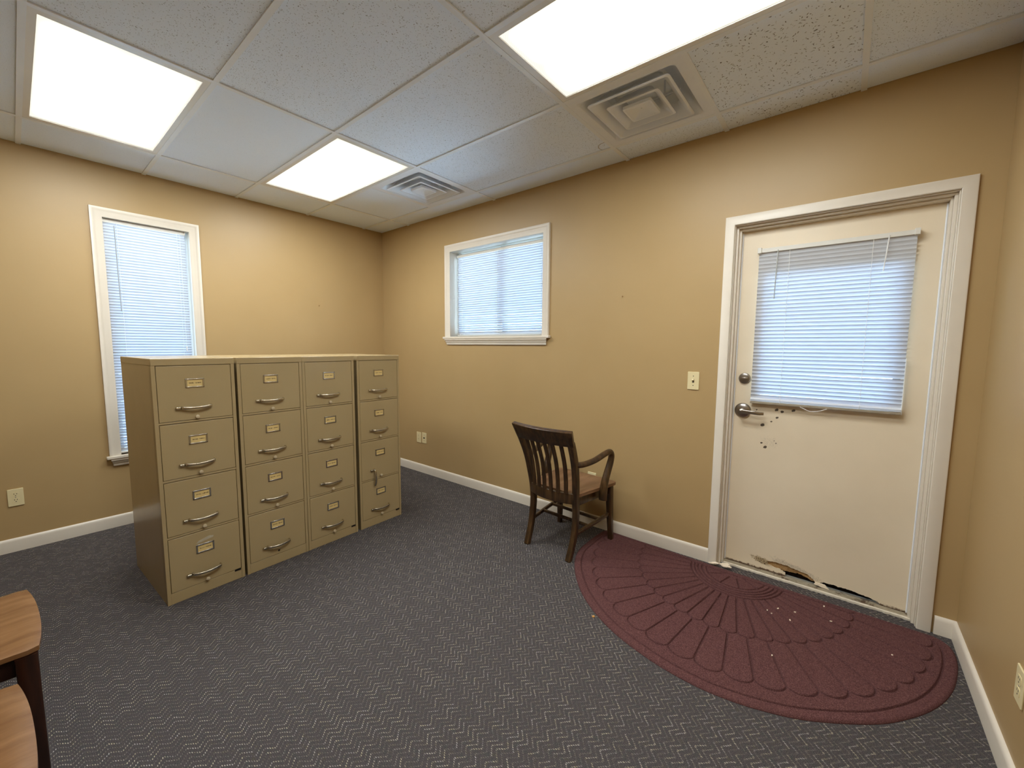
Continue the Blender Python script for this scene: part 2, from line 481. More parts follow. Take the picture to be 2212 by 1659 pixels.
# baseboards with a rounded top
prof = [(0,0),(.013,0),(.013,.070),(.011,.080),(.006,.087),(0,.089)]
def baseboard(name, a, b, n):
    """a->b along wall foot, n = inward normal"""
    mb = MB(); a, b, n = Vector(a), Vector(b), Vector(n)
    vs = [p+n*u+Vector((0,0,w)) for p in (a, b) for u, w in prof]; m = len(prof)
    mb.add(vs, [(i, (i+1) % m, m+(i+1) % m, m+i) for i in range(m)]+[tuple(range(m)), tuple(range(2*m-1, m-1, -1))])
    return struct(mb.build(name, M['trim']))
baseboard('baseboard_back', (0,0,0), (3.566,0,0), (0,-1,0))
baseboard('baseboard_corner', (4.580,0,0), (W,0,0), (0,-1,0))
baseboard('baseboard_left', (0,YB,0), (0,0,0), (1,0,0))
baseboard('baseboard_right', (W,YB,0), (W,0,0), (-1,0,0))
baseboard('baseboard_front', (0,YB,0), (W,YB,0), (0,1,0))

# mitred casings; profile (w outwards from the opening, t proud of the wall)
COLONIAL = [(-.004,0),(-.004,.008),(.006,.011),(.022,.012),(.030,.0145),(.040,.0155),(.044,.0185),(.056,.0195),(.061,.018),(.062,0)]
FLAT = [(0,0),(0,.013),(.003,.0155),(.046,.0165),(.051,.013),(.052,0)]
def casing(name, op, profile, fn, parent, bottom):
    u0, u1, z0, z1 = op; mb = MB(); rows = []
    for w, t in profile:
        rows.append([fn(u0-w, bottom, t), fn(u0-w, z1+w, t), fn(u1+w, z1+w, t), fn(u1+w, bottom, t)])
    m = len(profile); vs = [p for r in rows for p in r]
    fs = [(4*i+k, 4*i+k+1, 4*j+k+1, 4*j+k) for i in range(m) for j in [(i+1) % m] for k in range(3)]
    fs += [tuple(4*i for i in range(m)), tuple(4*i+3 for i in reversed(range(m)))]
    return mb.add(vs, fs).build(name, M['trim'], parent)
fB = lambda u, z, t: (u, -t, z)            # door wall: proud towards -y
fL = lambda u, z, t: (t, u, z)             # left wall: proud towards +x
def frame_ring(mb, op, fn, d0, d1, w):
    u0, u1, z0, z1 = op
    def bx(a, b, c, d):
        p = [fn(u, z, t) for u in (a, b) for z in (c, d) for t in (d0, d1)]
        x = [q[0] for q in p]; y = [q[1] for q in p]; zz = [q[2] for q in p]
        mb.box(min(x), max(x), min(y), max(y), min(zz), max(zz))
    bx(u0, u0+w, z0, z1); bx(u1-w, u1, z0, z1); bx(u0+w, u1-w, z0, z0+w); bx(u0+w, u1-w, z1-w, z1)
def fbox(mb, fn, u0, u1, z0, z1, t0, t1, mi=0):
    p = [fn(u, z, t) for u in (u0, u1) for z in (z0, z1) for t in (t0, t1)]
    x = [q[0] for q in p]; y = [q[1] for q in p]; zz = [q[2] for q in p]
    mb.box(min(x), max(x), min(y), max(y), min(zz), max(zz), mi)

def window(name, op, fn, depth, slider, label):
    u0, u1, z0, z1 = op
    root = sroot(name, label)
    casing('casing', op, COLONIAL, fn, root, z0)
    # stool with horns, moulded apron
    mb = MB(); fbox(mb, fn, u0-.078, u1+.078, z0-.022, z0, -.0, .034); fbox(mb, fn, u0, u1, z0-.02, z0, -depth+.004, 0)
    mb.build('sill', M['trim'], root, bevel=.004)
    mb = MB(); ap = [(0,-.022),(.030,-.022),(.029,-.034),(.022,-.040),(.020,-.052),(.014,-.058),(.013,-.074),(.010,-.078),(0,-.078)]
    vs = []; m = len(ap)
    for u, k in ((u0-.056, 1), (u1+.056, -1)):
        vs += [fn(u+k*(.022-.022*(t/.03)) * 1.0, z0+w, t) for t, w in ap]
    mb.add(vs, [(i, (i+1) % m, m+(i+1) % m, m+i) for i in range(m)]+[tuple(range(m)), tuple(range(2*m-1, m-1, -1))])
    mb.build('apron', M['trim'], root)
    mb = MB(); lw = .004                                                   # jamb liner
    for a, b, c, d in ((u0, u0+lw, z0, z1), (u1-lw, u1, z0, z1), (u0, u1, z1-lw, z1)): fbox(mb, fn, a, b, c, d, -depth, -.0005)
    mb.build('jamb', M['trim'], root, smooth=False)
    mb = MB(); frame_ring(mb, op, fn, -depth-.045, -depth, .034)
    if slider:
        c = slider; fbox(mb, fn, c-.022, c+.022, z0+.034, z1-.034, -depth-.042, -depth-.012)
    mb.build('sash', M['vinyl'], root, bevel=.003)
    mb = MB(); fbox(mb, fn, u0+.03, u1-.03, z0+.03, z1-.03, -depth-.030, -depth-.026)
    mb.build('glass_pane', M['glass'], root, smooth=False)
    return root
window('window_1', WIN1, fL, .075, None, 'tall narrow window with white casing behind the filing cabinets')
window('window_2', WIN2, fB, .125, 1.715, 'wide short window with white casing and sill beside the room corner')

# ------------------------------------------------------------------ blinds
def blind(name, label, fn, u0, u1, ztop, zbot, t, tilt, pitch, cords, rail_h=.026, rail_d=.024, bottom='rail', stack=0, gap=None, open_low=0, seed=1, overhang=.004):
    rr = random.Random(seed)
    p = fn((u0+u1)/2, zbot, t)
    root = thing(name, label, 'blind', p)
    loc = Vector(p); f = lambda u, z, d: tuple(Vector(fn(u, z, d))-loc)
    mb = MB(); fbox(mb, f, u0-overhang, u1+overhang, ztop-rail_h, ztop, t-rail_d/2, t+rail_d/2)
    mb.build('headrail', M['rail'], root, bevel=.002)
    mb = MB(); z = ztop-rail_h-.012; k = 0; w = .0125
    zend = zbot+.020+stack*.004
    zs = []
    while z > zend: zs.append(z); z -= pitch
    n = len(zs)
    for k in range(stack): zs.append(zbot+.018+.004*(stack-1-k))
    for i, z in enumerate(zs):
        a = tilt + rr.uniform(-2, 2)
        if open_low and i/n > .35: a -= open_low*min(1, (i/n-.35)/.3)
        if i >= n: a = 18+rr.uniform(-8, 8)
        a = R(a); b = u1
        pts = []
        for q in range(6):
            s = -1+2*q/5
            cr = .0022*(1-s*s)
            # room-side edge is low (s=-1), window side high
            pts.append((z + w*s*math.sin(a) + cr*math.cos(a), t - w*s*math.cos(a) + cr*math.sin(a)))
        dz0, dz1 = rr.uniform(-.0006, .0006), rr.uniform(-.0006, .0006)
        if gap and gap[0] < z < gap[1]: dz1 -= .0035
        vs = [f(u0, zz+dz0, d) for zz, d in pts]+[f(b, zz+dz1, d) for zz, d in pts]
        mb.add(vs, [(q, q+1, q+7, q+6) for q in range(5)])
    mb.build('slats', M['slat'], root, recalc=False)
    for q in root.children:
        if q.name.startswith('slats'):
            for pl in q.data.polygons: pl.use_smooth = True
    mb = MB(); fbox(mb, f, u0, u1, zbot, zbot+.013, t-.012, t+.012)
    mb.build('bottom_rail', M['rail_dirty'] if bottom == 'dirty' else M['rail'], root, bevel=.002)
    for c in cords:
        mb = MB()
        for d in (-.0135, .0135):
            mb.tube([f(c, ztop-rail_h, t+d), f(c, (ztop+zbot)/2, t+d), f(c, zbot+.012, t+d)], .0009, 6, up=(1,1,0))
        mb.build('ladder_cord', M['cord'], root)
    return root, f
# tall window
b1, f1 = blind('venetian_blind', 'tall closed white mini blind in the narrow window behind the filing cabinets', fL, WIN1[0]+.008, WIN1[1]-.026, WIN1[3]-.006, WIN1[2]+.004, -.034, -62, .0208, [-2.23, -1.88], seed=2, overhang=.002)
MB().tube([f1(-2.245, 2.235, -.014), f1(-2.243, 1.9, -.013), f1(-2.24, 1.62, -.013)], .003, 8, up=(1,0,0)).build('tilt_wand', M['wand'], b1)
mb = MB(); mb.tube([f1(-1.862, 2.25, -.015), f1(-1.862, 1.8, -.014), f1(-1.862, 1.36, -.014)], .0011, 6, up=(1,0,0)).tube([f1(-1.862, 1.36, -.014), f1(-1.862, 1.32, -.014)], .005, 8, up=(1,0,0))
mb.build('pull_cord', M['cord'], b1)
# short window
b2, f2 = blind('venetian_blind', 'white mini blind in the wide short window beside the room corner', fB, WIN2[0]+.024, WIN2[1]-.012, 2.262, WIN2[2]+.004, -.085, -55, .0205, [1.235, 1.69, 2.175], open_low=-5, seed=3, overhang=.002)
mb = MB()
for du in (0, .012): mb.tube([f2(2.195+du, 2.24, -.068), f2(2.197+du, 2.0, -.067), f2(2.199+du*.3, 1.80, -.067)], .0011, 6, up=(1,0,0))
mb.tube([f2(2.199, 1.80, -.067), f2(2.199, 1.762, -.067)], .005, 8, up=(1,0,0)); mb.build('pull_cord', M['cord'], b2)

# ------------------------------------------------------------------ door
DS = .085                                   # inner face of the slab
door = sroot('door_1', 'cream exterior door with a blind over its glass and rot along the bottom edge')
casing('casing', DOOR, FLAT, fB, door, 0)
mb = MB()                                    # jamb: rebate then stop
for a, b in ((DOOR[0], DOOR[0]+.004), (DOOR[1]-.004, DOOR[1])): mb.box(a, b, -.001, T, 0, DOOR[3])
mb.box(DOOR[0], DOOR[1], -.001, T, DOOR[3]-.004, DOOR[3])
for a, b in ((DOOR[0]+.004, DOOR[0]+.016), (DOOR[1]-.016, DOOR[1]-.004)): mb.box(a, b, .022, T, 0, DOOR[3]-.004)
mb.box(DOOR[0]+.016, DOOR[1]-.016, .022, T, DOOR[3]-.016, DOOR[3]-.004)
for a, b in ((DOOR[0]+.016, DOOR[0]+.027), (DOOR[1]-.025, DOOR[1]-.016)): mb.box(a, b, .046, DS-.002, 0, DOOR[3]-.016)
mb.box(DOOR[0]+.027, DOOR[1]-.025, .046, DS-.002, DOOR[3]-.027, DOOR[3]-.016)
mb.build('jamb', M['trim'], door, bevel=.0015)
mb = MB()
mb.tube([(DOOR[0]+.030, DS-.004, .02), (DOOR[0]+.030, DS-.004, 1.0), (DOOR[0]+.030, DS-.004, 2.06)], .0035, 8, up=(1,0,0))
mb.tube([(DOOR[1]-.028, DS-.004, .02), (DOOR[1]-.028, DS-.004, 1.0), (DOOR[1]-.028, DS-.004, 2.06)], .0035, 8, up=(1,0,0))
mb.build('weatherstrip_leak', M['daylight_leak'], door)  # white strips stand in for daylight leaking past the slab edges
SX0, SX1, SZ0, SZ1 = DOOR[0]+.018, DOOR[1]-.018, .016, 2.075
def jag(pts, amp, seed, step=.006):
    rr = random.Random(seed); out = []
    for (a, b), (c, d) in zip(pts, pts[1:]):
        n = max(1, int(math.hypot(c-a, d-b)/step))
        for k in range(n):
            t = k/n; q = amp if k else amp*.4
            out.append((lerp(a, c, t)+rr.uniform(-q, q), lerp(b, d, t)+rr.uniform(-q, q)))
    out.append(pts[-1]); return out
edge = [(3.969,SZ0),(3.972,.034),(3.956,.044),(3.933,.050),(3.904,.054),(3.880,.060),(3.872,.070),(3.880,.080),(3.915,.087),(3.953,.085),(3.979,.086),(3.995,.079),(4.037,.073),(4.073,.069),(4.092,.056),(4.110,.040),(4.118,.030),(4.140,.042),(4.158,.049),(4.189,.050),(4.224,.047),(4.262,.048),(4.316,.041),(4.356,.037),(4.385,.025),(4.398,SZ0)]
notch = jag(edge, .0026, 11)
notch[0] = (3.969, SZ0); notch[-1] = (4.398, SZ0)
outline = [(SX0, SZ0)] + notch + [(SX1, SZ0), (SX1, SZ1), (SX0, SZ1)]
LX0, LX1, LZ0, LZ1 = 3.775, 4.388, 1.070, 1.800
lite = [(LX0, LZ0), (LX0, LZ1), (LX1, LZ1), (LX1, LZ0)]
mb = MB(); mb.prism(outline, lambda u, v, d: (u, d, v), DS, DS+.009, holes=[lite])
mb.build('door_skin', M['door'], door, smooth=False)
mb = MB(); frame_ring(mb, (SX0+.001, SX1-.001, SZ0+.002, SZ1), lambda u, z, t: (u, t, z), DS+.034, DS+.044, LX0-SX0)
fbox(mb, lambda u, z, t: (u, t, z), SX0+.001, SX1-.001, SZ0+.002, LZ0, DS+.026, DS+.044)
for a, b, c, d in ((SX0+.001, LX0, LZ0, SZ1), (LX1, SX1-.001, LZ0, SZ1), (LX0, LX1, LZ1, SZ1)): mb.box(a, b, DS+.010, DS+.044, c, d)
mb.box(SX0+.001, SX1-.001, DS+.010, DS+.044, .14, LZ0)
mb.build('door_core', M['rotdark'], door, smooth=False)
# rotten wood showing in the hole
pl = jag([(3.874,.052),(3.874,.084),(3.95,.092),(4.00,.088),(4.03,.078),(4.045,.060),(4.02,.050),(3.99,.046),(3.95,.046),(3.91,.050),(3.874,.052)], .002, 5)[:-1]
MB().prism(pl, lambda u, v, d: (u, DS+.001+d+(.09-v)*.10, v), .004, .014).build('rotten_wood', M['rotwood'], door)
pl = jag([(4.03,.056),(4.04,.076),(4.08,.070),(4.10,.052),(4.112,.036),(4.095,.034),(4.07,.046),(4.03,.056)], .002, 6)[:-1]
MB().prism(pl, lambda u, v, d: (u, DS+.002+d, v), .004, .012).build('rotten_wood', M['rotwood'], door)
pl = jag([(4.110,.024),(4.120,.037),(4.158,.036),(4.178,.016),(4.150,.018),(4.110,.024)], .0012, 8)[:-1]
MB().prism(pl, lambda u, v, d: (u, DS-.006+d, v), 0, .010).build('paint_flap', M['chip'], door)
MB().box(LX0-.004, LX1+.004, DS+.020, DS+.026, LZ0-.004, LZ1+.004).build('glass_pane', M['glass'], door, smooth=False)
# threshold
mb = MB().prism([(.050,0),(.058,.012),(.078,.015),(.16,.013),(.16,-.02),(.05,-.02)], lambda u, v, d: (d, u, v), DOOR[0]+.004, DOOR[1]-.004)
mb.build('threshold', M['thresh'], door)
rr = random.Random(4); top = []; bot = []
N = 90
for k in range(N+1):
    x = lerp(DOOR[0]+.03, DOOR[1]-.017, k/N); top.append((x, .056)); bot.append((x, .038+rr.uniform(-.003, .003)))
MB().prism(top+bot[::-1], lambda u, v, d: (u, v, d), .001, .011).build('edge_strip', M['strip'], door)
# lever and deadbolt
h = MB().lathe([(.045,0),(.045,.004),(.041,.010),(.030,.015),(.014,.017),(.012,.030),(.014,.034),(.014,.052),(.010,.055)], (3.697, DS, .993), (0,-1,0), 36)
h.build('lever_rose', M['nickel'], door)
lev = MB().sweep(spline([(3.690, DS-.052, .993), (3.72, DS-.054, .992), (3.76, DS-.055, .990), (3.786, DS-.050, .987), (3.812, DS-.040, .987)], 6),
    rrect(.006, .0105, .004, 3), up=(0,0,1), scale=[1.15-.35*i/24 for i in range(25)])
lev.lathe([(.0075,0),(.0065,.004),(.002,.006)], (3.695, DS-.056, .993), (0,-1,0), 16)
lev.build('lever_handle', M['nickel'], door)
h = MB().lathe([(.033,0),(.033,.005),(.030,.011),(.022,.014)], (3.697, DS, 1.191), (0,-1,0), 32)
h.build('deadbolt_rose', M['nickel'], door)
MB().sweep(spline([(3.679, DS-.022, 1.191), (3.697, DS-.026, 1.191), (3.715, DS-.022, 1.191)], 5), rrect(.0035, .0065, .003, 3), up=(0,0,1)).lathe([(.009,0),(.009,.012)], (3.697, DS-.012, 1.191), (0,-1,0), 14).build('thumb_turn', M['nickel'], door)

# blind hung on the door
bd, fd = blind('venetian_blind', 'closed white mini blind hanging on the door over its glass', fB, 3.738, 4.398, 1.952, 1.045, -.058, -66, .0212, [3.888, 4.238], rail_h=.024, bottom='dirty', stack=4, gap=(1.200, 1.2212), seed=5)
for u in (3.733, 4.388): 
    mb = MB(); fbox(mb, fd, u-.002, u+.018, 1.926, 1.958, -.0845, -.040); mb.build('bracket', M['rail'], bd, bevel=.002)
MB().tube([fd(3.832, 1.935, -.040), fd(3.829, 1.8, -.039), fd(3.827, 1.66, -.039)], .0028, 8, up=(1,0,0)).build('tilt_wand', M['wand'], bd)
MB().tube([fd(4.296, 1.94, -.041), fd(4.290, 1.85, -.040), fd(4.284, 1.765, -.040)], .0022, 8, up=(1,0,0)).build('pull_cord', M['cord'], bd)
MB().tube(spline([fd(3.985, 1.046, -.046), fd(4.005, 1.036, -.046), fd(4.03, 1.026, -.046), fd(4.06, 1.028, -.046), fd(4.085, 1.036, -.046), fd(4.105, 1.046, -.046)], 5), .0016, 6, up=(0,1,0)).build('cord_loop', M['cord'], bd)
mb = MB(); fbox(mb, fd, 4.398, 4.4005, 1.045, 1.33, -.066, -.050); mb.build('slat_cord_end', M['cord'], bd)

# ------------------------------------------------------------------ ceiling lights
def lamp(i, j, label):
    x0, x1, y1, y0 = GX[i], GX[i+1], GY[j], GY[j+1]
    root = thing('ceiling_light', label, 'ceiling light', ((x0+x1)/2, (y0+y1)/2, H), 0, 'recessed ceiling lights')
    a, b = (x1-x0)/2-.0125, (y1-y0)/2-.0125
    mb = MB()
    ox, oy, ix, iy = a, b, a-.034, b-.026
    for z0, z1, (px, py), (qx, qy) in ((.001,.0065,(ox,oy),(ix,iy)),):
        mb.box(-px, -qx, -py, py, z0, z1); mb.box(qx, px, -py, py, z0, z1); mb.box(-qx, qx, -py, -qy, z0, z1); mb.box(-qx, qx, qy, py, z0, z1)
    mb.box(-a, a, -b, b, .06, .065)
    for q in (-1, 1): mb.box(q*a-.002, q*a+.002, -b, b, .006, .06); mb.box(-a, a, q*b-.002, q*b+.002, .006, .06)
    mb.build('frame', M['lampframe'], root, smooth=False)
    MB().box(-ix-.004, ix+.004, -iy-.004, iy+.004, .0066, .010).build('diffuser', M['lens'], root, smooth=False)
    return root
L0 = lamp(0, 1, 'bright ceiling light panel beside the vent nearest the room corner')
def cell(i, j): return ((GX[i]+GX[i+1])/2, (GY[j]+GY[j+1])/2, H)
dup(L0, cell(0, 3), 0, 'bright ceiling light panel at the far left above the tall window')
dup(L0, cell(2, 1), 0, 'bright ceiling light panel at top centre beside the vent nearest the door')
dup(L0, cell(2, 3), 0, 'ceiling light panel over the open floor in the near half of the room')


# ------------------------------------------------------------------ ceiling vents
def ring_loft(mb, rings, mi=0, n=5, close_in=False):
    """rings: [(half, z, corner radius)] lofted square rings"""
    vs = []; m = None
    for hf, z, r in rings:
        l = rrect(hf, hf, r, n); m = len(l); vs += [(x, y, z) for x, y in l]
    fs = [(k*m+i, k*m+(i+1) % m, (k+1)*m+(i+1) % m, (k+1)*m+i) for k in range(len(rings)-1) for i in range(m)]
    if close_in: fs.append(tuple(range((len(rings)-1)*m, len(rings)*m)))
    mb.add(vs, fs, mi)
def vent(loc, label):
    root = thing('ceiling_vent', label, 'vent', loc, 0, 'square ceiling diffusers')
    mb = MB(); ring_loft(mb, [(.293,.004,.002),(.293,.0005,.002),(.262,.0005,.02),(.250,.004,.03),(.235,.030,.05),(.190,.075,.07),(.150,.100,.08),(.150,.18,.08),(.155,.18,.08),(.155,.098,.08),(.195,.07,.07),(.24,.026,.05),(.293,.0045,.002)])
    mb.build('back_pan', M['vent'], root)
    mb = MB(); ring_loft(mb, [(.15,.165,.08),(.05,.166,.03)], close_in=True); mb.build('duct_opening', M['dark'], root)
    for a, z in ((.214, -.006), (.140, -.008)):
        mb = MB(); ring_loft(mb, [(a,z,.016),(a-.012,z-.002,.014),(a-.016,z+.002,.014),(a-.045,z+.030,.02),(a-.062,z+.062,.02),(a-.058,z+.064,.02),(a-.040,z+.034,.02),(a-.002,z+.005,.016),(a,z,.016)])
        mb.build('cone_ring', M['vent'], root)
    mb = MB(); ring_loft(mb, [(.076,.004,.012),(.076,-.011,.012),(.067,-.012,.010),(.063,-.009,.010),(.022,.006,.004)], close_in=True)
    mb.lathe([(.004,0),(.003,.003)], (0,0,.006), (0,0,-1), 10)
    mb.build('center_pan', M['vent'], root)
    mb = MB()
    for q in (-1, 1): mb.box(q*.12-.004, q*.12+.004, -.004, .004, .03, .10)
    mb.box(-.2, .2, -.003, .003, .026, .034); mb.build('crossbar', M['vent'], root)
    return root
V0 = vent((1.409, -.5355, H), 'square white ceiling vent nearest the room corner, beside the far light')
dup(V0, (3.238, -.5355, H), 0, 'square white ceiling vent nearest the door, below the top centre light')

# ------------------------------------------------------------------ filing cabinets
CW, CD, CH = .368, .655, 1.303
ROWS = [(.976, 1.266), (.672, .962), (.367, .657), (.062, .353)]
def writing(mb, x0, x1, z, h, y, seed, mi):
    """a short typed line: two words of tiny upright strokes"""
    rr = random.Random(seed); x = x0; gap = x0+(x1-x0)*rr.uniform(.42, .52)
    while x < x1:
        if abs(x-gap) < .0035:
            mb.box(x, x+.002, y-.0003, y, z+h*.45, z+h*.6, mi); x += .0035; continue
        w = rr.uniform(.0009, .0016); lo = rr.choice((0, 0, .1)); hi = rr.choice((1, 1, .9, .6))
        mb.box(x, x+w, y-.0003, y, z+h*lo, z+h*hi, mi)
        if rr.random() < .6: mb.box(x, x+.0024, y-.0003, y, z+h*rr.choice((0,.45,.85)), z+h*rr.choice((.15,.6,1)), mi)
        x += rr.uniform(.0024, .0032)
def cabinet(idx, loc, rot, w, label, hang=None, noknob=None, plate=False, tape=False):
    root = thing('filing_cabinet', label, 'filing cabinet', loc, rot, 'row of tan filing cabinets')
    st = .017
    mb = MB()
    mb.box(0, .0015+.012, .001, CD, 0, CH-.035); mb.box(w-.0135, w, .001, CD, 0, CH-.035)    # side panels
    mb.box(0, w, CD-.002, CD, 0, CH-.035)
    mb.box(0, st, 0, .03, 0, CH-.035); mb.box(w-st, w, 0, .03, 0, CH-.035)                  # front stiles
    for (a0, a1), (b0, b1) in zip(ROWS[1:], ROWS): mb.box(st, w-st, .003, .03, a1+.002, b0-.002)
    mb.box(st, w-st, .002, .03, 0, .060)
    mb.build('body', M['cab'], root, bevel=.0012)
    mb = MB(); mb.box(-.001, w+.001, -.0015, CD+.001, CH-.036, CH)
    mb.build('top_panel', M['cab'], root, bevel=.003)
    mb = MB(); mb.box(.014, w-.014, .028, .034, .01, CH-.04); mb.build('drawer_cavity', M['black'], root, smooth=False)
    for r, (z0, z1) in enumerate(ROWS):
        skew = 0
        dr = MB().box(st+.002, w-st-.002, .0005, .024, z0, z1-.001).build('drawer', M['cab'], root, bevel=.0018)
        cx = w/2-.005
        # card holder and card
        lz0, lz1, l0, l1 = z0+.171, z0+.220, cx-.042, cx+.042
        mb = MB()
        for a, b, c, d in ((l0, l1, lz0, lz0+.0075), (l0, l1, lz1-.0075, lz1), (l0, l0+.008, lz0, lz1), (l1-.008, l1, lz0, lz1)): mb.box(a, b, -.0035, .0006, c, d)
        mb.build('card_holder', M['chrome'], dr, bevel=.0012)
        mb = MB(); mb.box(l0+.006, l1-.006, -.0008, .0004, lz0+.006, lz1-.006)
        writing(mb, l0+.016, l1-.014, z0+.193, .0062, -.0008, idx*10+r, 1)
        mb.build('label_card', [M['card'], M['ink']], dr, smooth=False)
        # bow pull with thumb latch
        hz = z0+.068; hx0, hx1 = cx-.064, cx+.066
        mb = MB()
        sec = rrect(.0045, .0075, .0035, 3)
        if hang is not None and r == hang:
            pts = [(hx0+.004, .0, hz+.004), (hx0+.005, -.020, hz-.004), (hx0+.006, -.027, hz-.045), (hx0+.006, -.024, hz-.090), (hx0+.005, -.012, hz-.122)]
            path = spline(pts, 6); mb.sweep(path, sec, up=(1,0,0))
        else:
            pts = [(hx0, .0005, hz), (hx0+.004, -.016, hz-.001), (hx0+.035, -.027, hz-.002), (cx+.001, -.030, hz-.002), (hx1-.035, -.027, hz-.001), (hx1-.004, -.016, hz), (hx1, .0005, hz)]
            path = spline(pts, 6); mb.sweep(path, sec, up=(0,0,1), scale=[(1, 1.15-.35*math.sin(math.pi*i/(len(path)-1))) for i in range(len(path))])
        mb.build('handle', M['cabmetal'], dr)
        MB().box(hx0-.027, hx0-.005, -.014, .0005, hz-.007, hz+.006).build('thumb_latch', M['cabmetal'], dr, bevel=.003)
        if noknob is not None and r == noknob:
            MB().lathe([(.006,0),(.006,.0012)], (cx+.002, .0006, z0+.020), (0,-1,0), 14).build('knob_hole', M['black'], dr)
        else:
            MB().lathe([(.005,0),(.005,.008),(.0095,.010),(.0095,.015),(.006,.017)], (cx+.001, .0008, z0+.015), (0,-1,0), 16).build('lock_knob', M['knob'], dr)
        if tape and r == 3:
            MB().prism([(cx-.040,z0+.226),(cx+.038,z0+.240),(cx+.042,z0+.248),(cx+.020,z0+.254),(cx-.030,z0+.240)], lambda u, v, d: (u, d, v), -.0006, .0008).build('tape_remnant', M['tape'], dr, smooth=False)
    if plate:
        MB().box(w-st-.036, w-st-.004, -.0012, .003, .052, .061).build('maker_plate', M['black'], root)
    return root
d = math.atan2(-.061, 1.519)*-1
RZ = R(90)+d
def cpos(s): return (1.506-math.sin(d)*s, -2.347+math.cos(d)*s, 0)
cabinet(1, cpos(.000), RZ, .366, 'tan metal filing cabinet with tape remnant on bottom drawer, nearest the tall window', plate=True, tape=True)
cabinet(2, cpos(.379), RZ, .370, 'tan metal filing cabinet second from the tall window, bottom drawer missing its lock knob', noknob=3)
cabinet(3, cpos(.751), RZ, .368, 'tan metal filing cabinet third from the tall window, all drawer handles level', plate=True)
cabinet(4, cpos(1.143), RZ, .371, 'tan metal filing cabinet nearest the room corner with one handle hanging vertical', hang=2, plate=True)

